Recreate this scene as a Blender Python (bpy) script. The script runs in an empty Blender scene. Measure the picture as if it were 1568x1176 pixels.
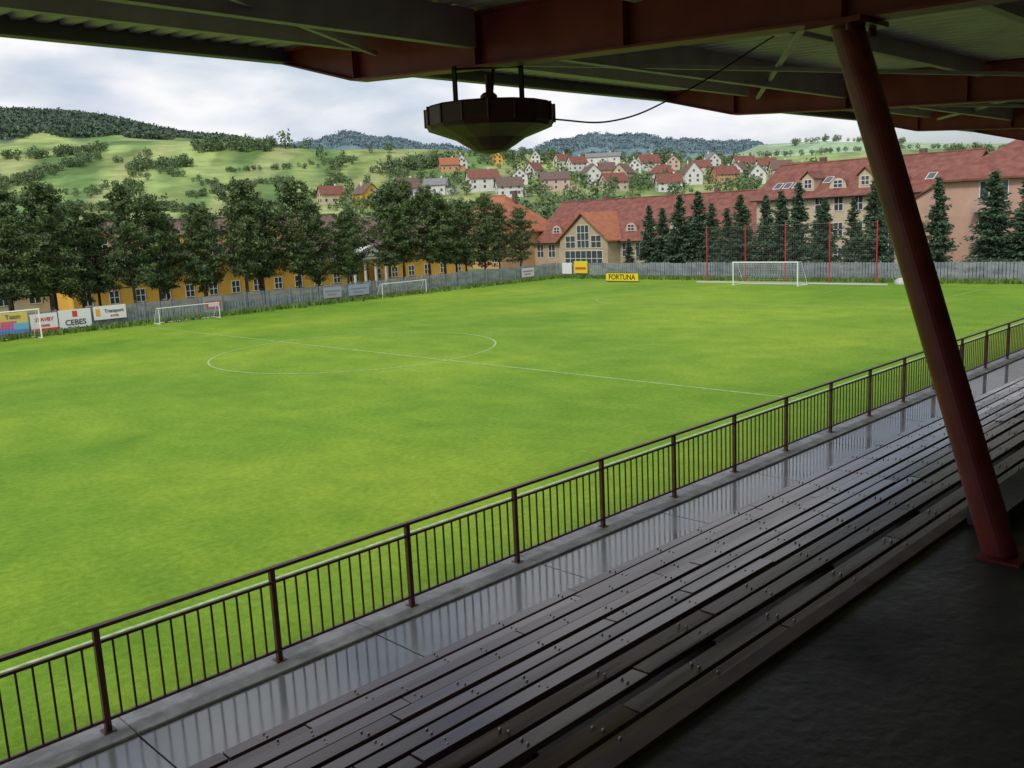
import bpy, math, random
import numpy as np
from mathutils import Vector, Matrix
random.seed(7); rng=np.random.default_rng(7)
scene=bpy.context.scene
col=scene.collection
CZ=7.3
# ------------------------------------------------------------ materials
def mat(name,base=(.5,.5,.5),rough=.8,metal=0,spec=.5):
    m=bpy.data.materials.new(name); m.use_nodes=True
    b=m.node_tree.nodes["Principled BSDF"]
    b.inputs["Base Color"].default_value=(*base,1); b.inputs["Roughness"].default_value=rough
    b.inputs["Metallic"].default_value=metal; b.inputs["Specular IOR Level"].default_value=spec
    return m
def N(m,t,**k):
    n=m.node_tree.nodes.new(t)
    for a,v in k.items(): setattr(n,a,v)
    return n
def L(m,a,b): m.node_tree.links.new(a,b)
def noise_mat(name,c1,c2,scale=3,rough=.8,detail=6,bump=0,bscale=None,stretch=(1,1,1),r2=None,lo=.35,hi=.65,metal=0,spec=.5,coord="Object",bdist=.02):
    m=mat(name,c1,rough,metal,spec); b=m.node_tree.nodes["Principled BSDF"]
    tc=N(m,"ShaderNodeTexCoord"); mp=N(m,"ShaderNodeMapping"); mp.inputs["Scale"].default_value=stretch
    L(m,tc.outputs[coord],mp.inputs[0])
    n=N(m,"ShaderNodeTexNoise"); n.inputs["Scale"].default_value=scale; n.inputs["Detail"].default_value=detail
    L(m,mp.outputs[0],n.inputs["Vector"])
    r=N(m,"ShaderNodeValToRGB"); r.color_ramp.elements[0].position=lo; r.color_ramp.elements[1].position=hi
    r.color_ramp.elements[0].color=(*c1,1); r.color_ramp.elements[1].color=(*c2,1)
    L(m,n.outputs["Fac"],r.inputs[0]); L(m,r.outputs[0],b.inputs["Base Color"])
    if r2 is not None:
        mr=N(m,"ShaderNodeMapRange"); mr.inputs[1].default_value=lo; mr.inputs[2].default_value=hi
        mr.inputs[3].default_value=rough; mr.inputs[4].default_value=r2
        L(m,n.outputs["Fac"],mr.inputs[0]); L(m,mr.outputs[0],b.inputs["Roughness"])
    if bump:
        n2=N(m,"ShaderNodeTexNoise"); n2.inputs["Scale"].default_value=bscale or scale*4; n2.inputs["Detail"].default_value=5
        L(m,mp.outputs[0],n2.inputs["Vector"])
        bp=N(m,"ShaderNodeBump"); bp.inputs["Strength"].default_value=bump; bp.inputs["Distance"].default_value=bdist
        L(m,n2.outputs["Fac"],bp.inputs["Height"]); L(m,bp.outputs[0],b.inputs["Normal"])
    return m
def foliage_mat(name,c1,c2,c3):
    m=mat(name,c1,.75,0,.25); b=m.node_tree.nodes["Principled BSDF"]
    g=N(m,"ShaderNodeNewGeometry"); tc=N(m,"ShaderNodeTexCoord")
    n=N(m,"ShaderNodeTexNoise"); n.inputs["Scale"].default_value=.9; n.inputs["Detail"].default_value=3
    L(m,tc.outputs["Object"],n.inputs["Vector"])
    r=N(m,"ShaderNodeValToRGB"); e=r.color_ramp.elements
    e[0].position=.3; e[0].color=(*c1,1); e[1].position=.7; e[1].color=(*c2,1)
    L(m,n.outputs["Fac"],r.inputs[0])
    mx=N(m,"ShaderNodeMix",data_type="RGBA"); mx.inputs["B"].default_value=(*c3,1)
    ml=N(m,"ShaderNodeMath",operation="MULTIPLY"); ml.inputs[1].default_value=.55
    L(m,g.outputs["Random Per Island"],ml.inputs[0]); L(m,ml.outputs[0],mx.inputs["Factor"])
    L(m,r.outputs[0],mx.inputs["A"]); L(m,mx.outputs["Result"],b.inputs["Base Color"])
    return m
# ------------------------------------------------------------ mesh builder
class MB:
    def __init__(s): s.v=[]; s.f=[]; s.m=[]
    def add(s,vs,fs,mi=0):
        o=len(s.v); s.v+= [tuple(p) for p in vs]; s.f+=[tuple(i+o for i in f) for f in fs]; s.m+=[mi]*len(fs)
    def box(s,x0,x1,y0,y1,z0,z1,mi=0):
        s.add([(x0,y0,z0),(x1,y0,z0),(x1,y1,z0),(x0,y1,z0),(x0,y0,z1),(x1,y0,z1),(x1,y1,z1),(x0,y1,z1)],
          [(0,3,2,1),(4,5,6,7),(0,1,5,4),(1,2,6,5),(2,3,7,6),(3,0,4,7)],mi)
    def bar(s,p,q,w,h=None,mi=0,n=4,w2=None):
        p=Vector(p);q=Vector(q); d=(q-p).normalized(); h=h or w
        up=Vector((0,0,1)) if abs(d.z)<.9 else Vector((1,0,0))
        a=d.cross(up).normalized(); b=a.cross(d).normalized()
        vs=[]
        for k,(c) in enumerate((p,q)):
            sc=1 if (k==0 or w2 is None) else w2/w
            for i in range(n):
                t=2*math.pi*(i+.5)/n; kx=math.sqrt(2) if n==4 else 1
                vs.append(c+a*math.cos(t)*w/2*kx*sc+b*math.sin(t)*h/2*kx*sc)
        fs=[(i,(i+1)%n,n+(i+1)%n,n+i) for i in range(n)]+[tuple(range(n))[::-1],tuple(range(n,2*n))]
        s.add(vs,fs,mi)
    def prism_x(s,prof,x0,x1,mi=0):
        n=len(prof)
        s.add([(x0,y,z) for y,z in prof]+[(x1,y,z) for y,z in prof],
          [(i,(i+1)%n,n+(i+1)%n,n+i) for i in range(n)]+[tuple(range(n))[::-1],tuple(range(n,2*n))],mi)
    def lathe(s,prof,c,n=24,mi=0):
        vs=[];fs=[]
        for r,z in prof:
            for i in range(n):
                t=2*math.pi*i/n; vs.append((c[0]+r*math.cos(t),c[1]+r*math.sin(t),c[2]+z))
        for k in range(len(prof)-1):
            for i in range(n): fs.append((k*n+i,k*n+(i+1)%n,(k+1)*n+(i+1)%n,(k+1)*n+i))
        s.add(vs,fs,mi)
    def obj(s,name,mats,parent=None,loc=(0,0,0),rot=0,smooth=False,bevel=0):
        me=bpy.data.meshes.new(name); me.from_pydata(s.v,[],s.f)
        for m in mats: me.materials.append(m)
        me.polygons.foreach_set("material_index",s.m)
        me.update()
        import bmesh
        bm=bmesh.new(); bm.from_mesh(me); bmesh.ops.recalc_face_normals(bm,faces=bm.faces); bm.to_mesh(me); bm.free()
        if smooth: me.polygons.foreach_set("use_smooth",[True]*len(me.polygons))
        o=bpy.data.objects.new(name,me); col.objects.link(o); o.location=loc; o.rotation_euler=(0,0,rot)
        if parent: o.parent=parent
        if bevel:
            b=o.modifiers.new("b","BEVEL"); b.width=bevel; b.segments=1; b.limit_method='ANGLE'
        return o
def empty(name,loc=(0,0,0),rot=0):
    e=bpy.data.objects.new(name,None); col.objects.link(e); e.location=loc; e.rotation_euler=(0,0,rot); return e
def mesh_np(name,V,Q,mi,mats):
    me=bpy.data.meshes.new(name); k=Q.shape[1]
    me.vertices.add(len(V)); me.vertices.foreach_set("co",V.astype(np.float32).ravel())
    me.loops.add(len(Q)*k); me.loops.foreach_set("vertex_index",Q.astype(np.int32).ravel())
    me.polygons.add(len(Q)); me.polygons.foreach_set("loop_start",np.arange(0,len(Q)*k,k,dtype=np.int32))
    me.polygons.foreach_set("loop_total",np.full(len(Q),k,dtype=np.int32))
    me.polygons.foreach_set("material_index",mi.astype(np.int32))
    for m in mats: me.materials.append(m)
    me.update(calc_edges=True); return me
def leaf_quads(C,size,aspect=1.0,axis=None,flat=0.0):
    n=len(C); a=rng.normal(size=(n,3)) if axis is None else axis+rng.normal(size=(n,3))*.35
    a/=np.linalg.norm(a,axis=1)[:,None]; t=rng.normal(size=(n,3)); t[:,2]*=(1-flat)
    b=np.cross(a,t); b/=np.linalg.norm(b,axis=1)[:,None]+1e-9
    s=(size*rng.uniform(.6,1.3,n) if np.isscalar(size) else size*rng.uniform(.6,1.3,n))[:,None]
    V=np.stack([C-a*s*aspect-b*s*.5,C+a*s*aspect*.3-b*s*.6,C+a*s*aspect,C-a*s*.2+b*s*.7],1).reshape(-1,3)
    return V,np.arange(4*n).reshape(n,4)
# ------------------------------------------------------------ terrain
A_az=[-180,-60,-20,5,15.7,21,28.2,36,44.1,52.1,60,67.3,73.9,80,100,180]
A_e =[.02,.02,.03,.04,.040,.040,.043,.0585,.069,.082,.091,.090,.080,.075,.06,.02]
B_az=[-180,0,15.7,21,26.4,30,31,36,44,52,56,60,63.7,67.3,70.6,72.3,73.9,80,110,180]
B_e =[.02,.035,.047,.0576,.066,.0645,.058,.052,.06,.072,.08,.089,.099,.113,.120,.122,.1206,.109,.05,.02]
C_az=[-180,0,15,26,28.6,30,32,33.6,35.2,37.6,40,41.6,43.3,46,49.7,52.1,54.5,56.1,58,60,90,180]
C_e =[.02,.035,.045,.05,.055,.069,.0735,.074,.079,.085,.087,.0845,.076,.076,.085,.094,.0995,.096,.088,.083,.05,.02]
def sm(t): t=np.clip(t,0,1); return t*t*(3-2*t)
def zt(x,y):
    x=np.asarray(x,float); y=np.asarray(y,float)
    r=np.hypot(x,y)+1e-6; az=np.degrees(np.arctan2(y,x))
    EA=np.interp(az,A_az,A_e); EB=np.interp(az,B_az,B_e); EC=np.interp(az,C_az,C_e)
    s1=np.clip((r-150)/500,0,1)**1.5
    z1=(CZ+r*EA)*s1
    t=(r-650)/750; z2=CZ+r*(EA+(EB-EA)*sm(t)-.012*np.sin(np.pi*np.clip(t,0,1))*(EB<EA))
    t=(r-1400)/1800; z3=CZ+r*(EB+(EC-EB)*sm(t)-.03*np.sin(np.pi*np.clip(t,0,1)))
    t=(r-3200)/5000; z4=CZ+3200*EC*(1-sm(t))
    z=np.where(r<650,z1,np.where(r<1400,z2,np.where(r<3200,z3,z4)))
    und=np.sin(x*.021+1)*np.sin(y*.017+2)*2+np.sin(x*.05+y*.03)*.8
    z=z+und*sm((r-180)/300)*np.where(r>650,1.3,1)
    far=sm((r-2300)/600)*(r<5000)
    z=z+far*(np.sin(az*2.1)*4+np.sin(az*7+r*.004)*2)
    return z
azs=np.radians(np.concatenate([np.arange(0,90,.3),np.arange(90,360,5)]))
rs=np.concatenate([[1,40,90,130,150],np.arange(160,700,7),np.arange(700,1500,22),np.arange(1500,3400,60),[3600,4200,5200,6500,8200,12000]])
R,AZ=np.meshgrid(rs,azs,indexing='ij')
AZw=(AZ+np.pi)%(2*np.pi)-np.pi
X=R*np.cos(AZ);Y=R*np.sin(AZ);Z=zt(X,Y)-.06
nr,na=R.shape
idx=np.arange(nr*na).reshape(nr,na)
Q=np.stack([idx[:-1],np.roll(idx,-1,1)[:-1],np.roll(idx,-1,1)[1:],idx[1:]],-1).reshape(-1,4)[:,::-1]
m_ter=mat("terrain_mat",(.2,.3,.07),.9,0,.1)
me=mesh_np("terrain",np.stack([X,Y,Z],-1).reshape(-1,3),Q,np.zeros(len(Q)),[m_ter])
azd=np.degrees(AZw)
w=np.sin(azd*.55+R*.006)+np.sin(azd*1.3-R*.011+2)+.6*np.sin(azd*2.9+R*.02)
lt=np.array([.27,.35,.12]); dk=np.array([.13,.22,.07])
t=sm((w+1.3)/2.6)[...,None]
C=dk*(1-t)+lt*t
cell=np.floor((azd+R*.012)/4.1)+7*np.floor((R+azd*4)/70)
h=(np.sin(cell*12.9898)*43758.5453)%1
C=C*(.72+.55*h[...,None])
dry=(sm((np.sin(azd*.9+R*.017+1)-.45)/.4)*sm((R-330)/80))[...,None]
C=C*(1-.6*dry)+np.array([.37,.39,.17])*.6*dry
C=np.where((R<155)[...,None],np.array([.10,.18,.04]),C)
fm=(sm((R-(1000+60*np.sin(azd*1.7)))/60)*sm((azd-57)/4))[...,None]
C=C*(1-fm)+np.array([.065,.11,.075])*fm
rh=(sm((R-950)/100)*sm((33-azd)/2))[...,None]
C=C*(1-rh)+np.array([.29,.40,.25])*rh*(.85+.3*h[...,None])
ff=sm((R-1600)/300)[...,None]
C=C*(1-ff)+np.array([.14,.21,.235])*ff*(.9+.2*sm((np.sin(azd*2.2+R*.003)+1)/2)[...,None])  # far hills: distance haze painted into the vertex colour, lighter and bluer
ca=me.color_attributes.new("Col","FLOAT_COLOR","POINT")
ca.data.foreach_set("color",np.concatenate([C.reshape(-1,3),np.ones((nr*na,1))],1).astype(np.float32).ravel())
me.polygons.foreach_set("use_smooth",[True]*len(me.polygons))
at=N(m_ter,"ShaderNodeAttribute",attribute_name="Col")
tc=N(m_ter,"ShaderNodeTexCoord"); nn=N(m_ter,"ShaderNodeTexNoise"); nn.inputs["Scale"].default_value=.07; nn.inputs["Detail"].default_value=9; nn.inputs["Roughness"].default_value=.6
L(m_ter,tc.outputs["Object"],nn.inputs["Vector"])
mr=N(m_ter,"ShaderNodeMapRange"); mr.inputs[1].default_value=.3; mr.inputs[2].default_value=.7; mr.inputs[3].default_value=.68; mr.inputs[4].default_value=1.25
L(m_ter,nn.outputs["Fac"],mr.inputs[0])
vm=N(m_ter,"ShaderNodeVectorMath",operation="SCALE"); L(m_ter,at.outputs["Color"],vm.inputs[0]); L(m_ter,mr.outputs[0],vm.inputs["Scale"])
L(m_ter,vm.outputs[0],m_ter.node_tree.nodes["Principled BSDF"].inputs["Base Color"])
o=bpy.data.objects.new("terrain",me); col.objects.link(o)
def site(azdeg,e):
    a=math.radians(azdeg)
    for r in np.arange(200,900,3):
        z=float(zt(r*math.cos(a),r*math.sin(a)))
        if (z-CZ)/r>=e: break
    return r*math.cos(a),r*math.sin(a),z,r
# ------------------------------------------------------------ pitch
g=mat("grass_mat",(.2,.4,.03),.85,0,.12); b=g.node_tree.nodes["Principled BSDF"]
tc=N(g,"ShaderNodeTexCoord")
def gn(scale,det,rot=0,st=(1,1,1),rough=.5):
    mp=N(g,"ShaderNodeMapping"); mp.inputs["Scale"].default_value=st; mp.inputs["Rotation"].default_value=(0,0,rot)
    L(g,tc.outputs["Object"],mp.inputs[0])
    n=N(g,"ShaderNodeTexNoise"); n.inputs["Scale"].default_value=scale; n.inputs["Detail"].default_value=det; n.inputs["Roughness"].default_value=rough
    L(g,mp.outputs[0],n.inputs["Vector"]); return n
def ramp(n,p0,c0,p1,c1):
    r=N(g,"ShaderNodeValToRGB"); e=r.color_ramp.elements; e[0].position=p0; e[0].color=(*c0,1); e[1].position=p1; e[1].color=(*c1,1)
    L(g,n.outputs["Fac"],r.inputs[0]); return r
r1=ramp(gn(.045,3,.4,(1,1.5,1)),.38,(.140,.275,.024),.62,(.230,.355,.034))
r2=ramp(gn(.5,7,.3,(1,.7,1),.66),.32,(.74,.83,.74),.68,(1.16,1.09,1.1))
r3=ramp(gn(5,8,0,(1,1,1),.7),.3,(.68,.75,.62),.7,(1.26,1.19,1.22))
r4=ramp(gn(45,3),.3,(.62,.67,.56),.7,(1.32,1.25,1.34))
prev=r1.outputs[0]
for r in (r2,r3,r4):
    mx=N(g,"ShaderNodeMix",data_type="RGBA",blend_type="MULTIPLY"); mx.inputs["Factor"].default_value=1
    L(g,prev,mx.inputs["A"]); L(g,r.outputs[0],mx.inputs["B"]); prev=mx.outputs["Result"]
L(g,prev,b.inputs["Base Color"])
nb=gn(55,5); bp=N(g,"ShaderNodeBump"); bp.inputs["Strength"].default_value=.4; bp.inputs["Distance"].default_value=.02
L(g,nb.outputs["Fac"],bp.inputs["Height"]); L(g,bp.outputs[0],b.inputs["Normal"])
mb=MB(); mb.add([(-60,8.8,0),(87.9,8.8,0),(87.9,79.9,0),(-60,79.9,0)],[(0,1,2,3)]); mb.obj("grass_pitch",[g])
m_line=noise_mat("line_paint",(.19,.34,.07),(.48,.57,.36),5,.8,lo=.3,hi=.7)
m_linef=noise_mat("faded_line_paint",(.19,.33,.04),(.32,.44,.16),3,.8,lo=.35,hi=.7)
mb=MB()
X0,X1,Y0,Y1=-16,81,17.0,75.4; XC,YC=32.5,46.5
def hl(x0,y0,x1,y1,z=.006,LW=.05,mi=0):
    if abs(x1-x0)>abs(y1-y0): mb.add([(x0,y0-LW,z),(x1,y0-LW,z),(x1,y0+LW,z),(x0,y0+LW,z)],[(0,1,2,3)],mi)
    else: mb.add([(x0-LW,y0,z),(x0+LW,y0,z),(x0+LW,y1,z),(x0-LW,y1,z)],[(0,1,2,3)],mi)
LW=.05
hl(X0,Y0,X1,Y0); hl(X0,Y1,X1,Y1,mi=1); 
for x in (X0,XC,X1): hl(x,Y0+LW,x,Y1-LW)
for s,xx in ((1,X0),(-1,X1)):
    for dd,hw in ((16.5,20.16),(5.5,9.16)):
        hl(xx+s*dd,YC-hw,xx+s*dd,YC+hw,mi=1)
        for k in (-1,1): hl(min(xx+s*LW,xx+s*(dd)),YC+k*hw,max(xx+s*LW,xx+s*dd),YC+k*hw,mi=1)
n=96
for cx,rr,a0,a1,mi in ((XC,8.65,0,2*math.pi,0),(X1-11,9.15,math.pi-.93,math.pi+.93,1),(XC,.12,0,2*math.pi,0)):
    for i in range(n):
        t0=a0+(a1-a0)*i/n; t1=a0+(a1-a0)*(i+1)/n
        mb.add([(cx+(rr-LW)*math.cos(t0),YC+(rr-LW)*math.sin(t0),.010),(cx+(rr+LW)*math.cos(t0),YC+(rr+LW)*math.sin(t0),.010),
                (cx+(rr+LW)*math.cos(t1),YC+(rr+LW)*math.sin(t1),.010),(cx+(rr-LW)*math.cos(t1),YC+(rr-LW)*math.sin(t1),.010)],[(0,1,2,3)],mi)
mb.obj("pitch_markings",[m_line,m_linef])
# ------------------------------------------------------------ stand
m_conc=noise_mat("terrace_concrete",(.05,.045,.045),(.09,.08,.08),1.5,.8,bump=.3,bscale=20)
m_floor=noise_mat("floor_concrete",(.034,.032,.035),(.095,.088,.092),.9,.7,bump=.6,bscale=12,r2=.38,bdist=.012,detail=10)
m_kerb=noise_mat("kerb_concrete",(.36,.35,.34),(.66,.65,.63),4,.6,bump=.6,bscale=22,detail=9)
m_walk=noise_mat("wet_concrete",(.38,.385,.41),(.50,.505,.53),.8,.06,bump=.10,bscale=2.5,r2=.22,spec=1.0,lo=.38,hi=.72,detail=8)
rowsY=[6.83-.75*i for i in range(6)]; rowsZ=[CZ-4.26+.30*i for i in range(6)]
WZ=CZ-4.71; FZ=CZ-2.5; SX0,SX1=-14,70
prof=[(8.86,-.1),(8.86,WZ-.02),(6.80,WZ-.02)]
for i in range(6):
    y=rowsY[i]; z=rowsZ[i]-.22
    prof+= [(y-.03,z)] if i==0 else [(y-.05,prof[-1][1]),(y-.05,z)]
prof+=[(2.50,prof[-1][1]),(2.50,FZ-.02),(.72,FZ-.02),(.72,FZ+.42),(-.9,FZ+.42),(-.9,FZ+.84),(-4,FZ+.84),(-4,-.1)]
mb=MB(); mb.prism_x(prof,SX0,SX1); mb.obj("grandstand_terrace",[m_conc])
mb=MB(); mb.box(SX0,SX1,.73,2.43,FZ-.015,FZ); mb.box(SX0,SX1,2.435,2.53,FZ-.02,FZ+.03,1)
mb.box(7.3,11.5,2.12,2.40,FZ+.002,FZ+.16); mb.obj("concrete_floor",[m_floor,noise_mat("floor_edge",(.09,.05,.045),(.16,.10,.09),4,.6)])
mb=MB(); x=SX0
while x<SX1:
    mb.box(x+.008,x+2.83,6.85,8.42,WZ-.018,WZ+random.uniform(-.002,.002)); x+=2.84
mb.obj("walkway",[m_walk],bevel=.004)
mb=MB(); x=SX0
while x<SX1:
    mb.box(x,x+2.83,8.432,8.95,WZ-.10,WZ+.03,0); x+=2.84
mb.obj("walkway_kerb",[m_kerb],bevel=.01)
def wood(name,c1,c2,r1,r2):
    return noise_mat(name,c1,c2,2.2,r1,bump=.2,bscale=9,stretch=(.3,4,4),r2=r2,spec=.85,bdist=.003,lo=.3,hi=.7)
m_w=[wood("bench_wood_a",(.13,.070,.066),(.23,.145,.135),.12,.30),wood("bench_wood_b",(.095,.045,.042),(.17,.09,.085),.14,.34),wood("bench_wood_red",(.11,.033,.028),(.17,.06,.05),.2,.4),wood("bench_wood_pale",(.23,.165,.155),(.34,.27,.255),.12,.28)]
m_bolt=mat("bolt_steel",(.4,.4,.41),.35,.9)
m_dark=mat("bracket_steel",(.02,.014,.014),.7,.2)
for i in range(6):
    mb=MB(); y=rowsY[i]; z=rowsZ[i]
    npl=2 if i<5 else 3
    for p in range(npl):
        x=SX0+random.uniform(0,3)
        w_=.138; yy=y-p*(w_+.044)
        while x<SX1:
            ln=random.choice([3.6,4.0,4.4]); dz=random.uniform(-.005,.005); tl=random.uniform(-.007,.007)
            mi=(random.choice([2,2,1]) if (i==5 and p>0) else random.choice([0,0,1,1,3]) if i<4 else random.choice([1,1,2,0]))
            xe=min(x+ln-.014,SX1); oy=random.uniform(-.006,.006)
            mb.add([(x,yy-w_+oy,z-.05),(xe,yy-w_+oy,z-.05),(xe,yy+oy,z-.05),(x,yy+oy,z-.05),(x,yy-w_+oy,z+dz+tl),(xe,yy-w_+oy,z+dz+tl),(xe,yy+oy,z+dz),(x,yy+oy,z+dz)],
              [(0,3,2,1),(4,5,6,7),(0,1,5,4),(1,2,6,5),(2,3,7,6),(3,0,4,7)],mi)
            x+=ln
        xb=SX0+.4
        while xb<24:
            if xb>0:
                for yb in (.04,.10): mb.lathe([(.011,-.004),(.011,.008),(.007,.012),(.0,.012)],(xb+random.uniform(-.02,.02),yy-yb,z+.003),7,4)
            xb+=.95
    x=SX0+.4
    while x<SX1:
        mb.box(x-.03,x+.03,y-.34,y-.03,z-.22,z-.051,5); x+=1.9
    mb.obj("stadium_bench",[m_w[0],m_w[1],m_w[2],m_w[3],m_bolt,m_dark],bevel=.006)
# railing
m_rail=noise_mat("railing_paint",(.13,.040,.038),(.20,.075,.068),8,.42,spec=.5)
mb=MB(); RY=8.7; RZ=WZ+1.10; pb=WZ+.03
xs=[2.86+1.89*k for k in range(-6,30)]
for x in xs:
    mb.box(x-.028,x+.028,RY-.028,RY+.028,pb+.008,RZ-.022)
    mb.box(x-.06,x+.06,RY-.06,RY+.06,pb,pb+.010)
mb.box(xs[0],xs[-1],RY-.032,RY+.032,RZ-.02,RZ+.015)
for a,c in zip(xs[:-1],xs[1:]):
    mb.box(a+.03,c-.03,RY-.014,RY+.014,RZ-.175,RZ-.145); mb.box(a+.03,c-.03,RY-.014,RY+.014,WZ+.13,WZ+.16)
    k=12
    for j in range(1,k+1):
        x=a+(c-a)*j/(k+1); mb.box(x-.009,x+.009,RY-.009,RY+.009,WZ+.162,RZ-.177)
mb.obj("steel_railing",[m_rail])
# column
m_red=noise_mat("red_steel_paint",(.17,.018,.024),(.25,.035,.040),4,.38,spec=.5,detail=9)
m_redd=noise_mat("rafter_red_paint",(.24,.022,.050),(.32,.040,.075),3,.5)
m_grey=noise_mat("purlin_grey_paint",(.50,.42,.52),(.60,.52,.62),3,.6)
m_sheet=noise_mat("roof_sheet",(.68,.58,.69),(.80,.71,.80),2,.6)
for k in range(-1,8):
    cx=6.8+8.33*k
    mb=MB()
    pb_=Vector((cx,2.0,FZ+.0)); pt=Vector((cx,3.21,CZ+1.31))
    mb.bar(pb_,pt,.23,n=28); 
    mb.box(cx-.2,cx+.2,1.82,2.11,FZ-.001,FZ+.018)
    mb.box(cx-.24,cx+.24,3.0,3.42,CZ+1.285,CZ+1.325)
    for sx in (-.19,.19):
        mb.lathe([(.03,0),(.03,.05),(0,.05)],(cx+sx,3.1,CZ+1.235),8)
    mb.obj("steel_column",[m_red])
def rz(y): return CZ+1.73+.053*y
for k in range(-1,8):
    cx=6.8+8.33*k; mb=MB()
    bot=[(-4,CZ+1.0),(3.21,CZ+1.33),(7.08,CZ+1.57),(9.24,CZ+1.73),(10.70,CZ+2.13)]
    prof=[(y,z+.02) for y,z in bot]+[(10.70,rz(10.7)-.02),(-4,rz(-4)-.02)]
    mb.prism_x(prof,cx-.012,cx+.012)
    for (y0,z0),(y1,z1) in zip(bot[:-1],bot[1:]): mb.prism_x([(y0,z0),(y1,z1),(y1,z1+.022),(y0,z0+.022)],cx-.12,cx+.12)
    mb.prism_x([(-4,rz(-4)-.02),(10.7,rz(10.7)-.02),(10.7,rz(10.7)),(-4,rz(-4))],cx-.12,cx+.12)
    for ys in (3.21,5.2,7.1,9.2):
        zb=np.interp(ys,[p[0] for p in bot],[p[1] for p in bot]); mb.box(cx-.11,cx+.11,ys-.008,ys+.008,zb+.024,rz(ys)-.022)
    mb.obj("roof_rafter",[m_redd])
mb=MB()
for y,dp in ((-3,.2),(-1,.2),(1,.2),(3,.22),(5,.2),(7.1,.36),(8.9,.2)):
    for k in range(-2,8):
        a=6.8+8.33*k+.125; c=a+8.33-.25
        zt_=rz(y)+.02
        mb.box(a,c,y-.05,y-.035,zt_-dp,zt_); mb.box(a,c,y-.05,y+.05,zt_-dp-.012,zt_-dp-.001)
        mb.box(a,c,y-.034,y+.05,zt_-.012,zt_-.001)
for k in range(-2,8):
    a=6.8+8.33*k; mb.bar((a+.13,3.4,rz(3.4)-.26),(a+8.2,8.7,rz(8.7)-.24),.05)
    mb.bar((a+8.2,3.4,rz(3.4)-.32),(a+.13,8.7,rz(8.7)-.30),.05)
mb.obj("roof_purlins",[m_grey])
mb=MB(); mb.box(-12,72,10.72,10.76,CZ+2.14,CZ+2.36); mb.box(-12,72,10.60,10.719,CZ+2.14,CZ+2.155)
mb.obj("roof_fascia",[mat("fascia_grey",(.22,.20,.25),.6)])
pts=[];x=-12
while x<72:
    pts+=[(x,0),(x+.10,0),(x+.13,.045),(x+.22,.045)]; x+=.25
V=[];nv=len(pts)
for yy in (-4.2,10.85):
    for (px,pz) in pts: V.append((px,yy,rz(yy)+.025+pz))
F=[(i,i+1,nv+i+1,nv+i) for i in range(nv-1)]
mb=MB(); mb.add(V,F); o=mb.obj("roof_corrugated_sheet",[m_sheet]); s=o.modifiers.new("s","SOLIDIFY"); s.thickness=.004
mb=MB(); mb.box(SX0,SX1,-4.2,-4.0,0,CZ+1.6); mb.obj("stand_back_wall",[mat("backwall",(.24,.20,.22),.9)])
# hanging loudspeaker
m_sp=noise_mat("speaker_shell",(.070,.014,.030),(.10,.026,.042),4,.5)
sp=empty("hanging_loudspeaker",(6.8,7.03,CZ))
mb=MB(); mb.lathe([(0,1.22),(.10,1.22),(.14,1.21),(.50,1.205),(.64,1.19),(.665,1.17),(.665,1.0),(.645,.975),(.64,.955),(.36,.855),(.26,.79),(.16,.735),(.05,.71),(0,.71)],(0,0,0),16)
mb.obj("shell",[m_sp],sp)
mb=MB()
for i in range(16):
    t=2*math.pi*i/16; mb.bar((.668*math.cos(t),.668*math.sin(t),.995),(.668*math.cos(t),.668*math.sin(t),1.18),.018)
mb.lathe([(.09,1.22),(.09,1.29),(.055,1.32),(.03,1.32),(.03,1.50)],(0,0,0),12)
mb.obj("ribs",[m_sp],sp)
mb=MB()
r0,u0=.7051,-.7134
for s in (-1,1):
    px,py=s*r0*.34,s*u0*.34
    mb.bar((px,py,1.19),(px,py,1.60),.055,.02); 
mb.bar((-.36*r0,-.36*u0,1.565),(.36*r0,.36*u0,1.565),.05,.02); mb.bar((.1,.08,1.19),(.30,.22,1.62),.03)
mb.obj("hanger_bars",[m_dark],sp)
cu=bpy.data.curves.new("power_cable","CURVE"); cu.dimensions='3D'; cu.bevel_depth=.009
spn=cu.splines.new('BEZIER'); P=[(7.25,6.6,CZ+1.03),(8.0,6.4,CZ+1.02),(8.9,6.2,CZ+1.30),(10.2,5.7,CZ+2.0)]
spn.bezier_points.add(3)
for bpnt,p in zip(spn.bezier_points,P): bpnt.co=p; bpnt.handle_left_type=bpnt.handle_right_type='AUTO'
o=bpy.data.objects.new("power_cable",cu); col.objects.link(o); cu.materials.append(m_dark)
# ------------------------------------------------------------ fences
m_fence=noise_mat("fence_panel",(.14,.17,.19),(.27,.30,.32),.8,.7,stretch=(1,1,2.5),detail=9)
m_fpost=mat("fence_post",(.22,.24,.25),.7)
def fence(name,p,q,h=1.85):
    p=Vector(p);q=Vector(q); ln=(q-p).length; d=(q-p)/ln; n=int(ln/2.4); nrm=Vector((-d.y,d.x,0)); mb=MB()
    for i in range(n+1):
        a=p+d*(i*ln/n); mb.bar(a,a+Vector((0,0,h+.1)),.12,mi=1)
        if i<n:
            c=p+d*((i+1)*ln/n); hh=h+random.uniform(-.04,.04)
            for j in range(8):
                s=a+(c-a)*((j+.12)/8); e=a+(c-a)*((j+.95)/8); off=nrm*(.0 if j%2 else .02)
                mb.add([s+off,e+off,e+off+Vector((0,0,hh)),s+off+Vector((0,0,hh))],[(0,1,2,3)])
            mb.bar(a+Vector((0,0,.35))+nrm*.06,c+Vector((0,0,.35))+nrm*.06,.05,mi=1); mb.bar(a+Vector((0,0,h-.3))+nrm*.06,c+Vector((0,0,h-.3))+nrm*.06,.05,mi=1)
    mb.obj(name,[m_fence,m_fpost])
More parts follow.
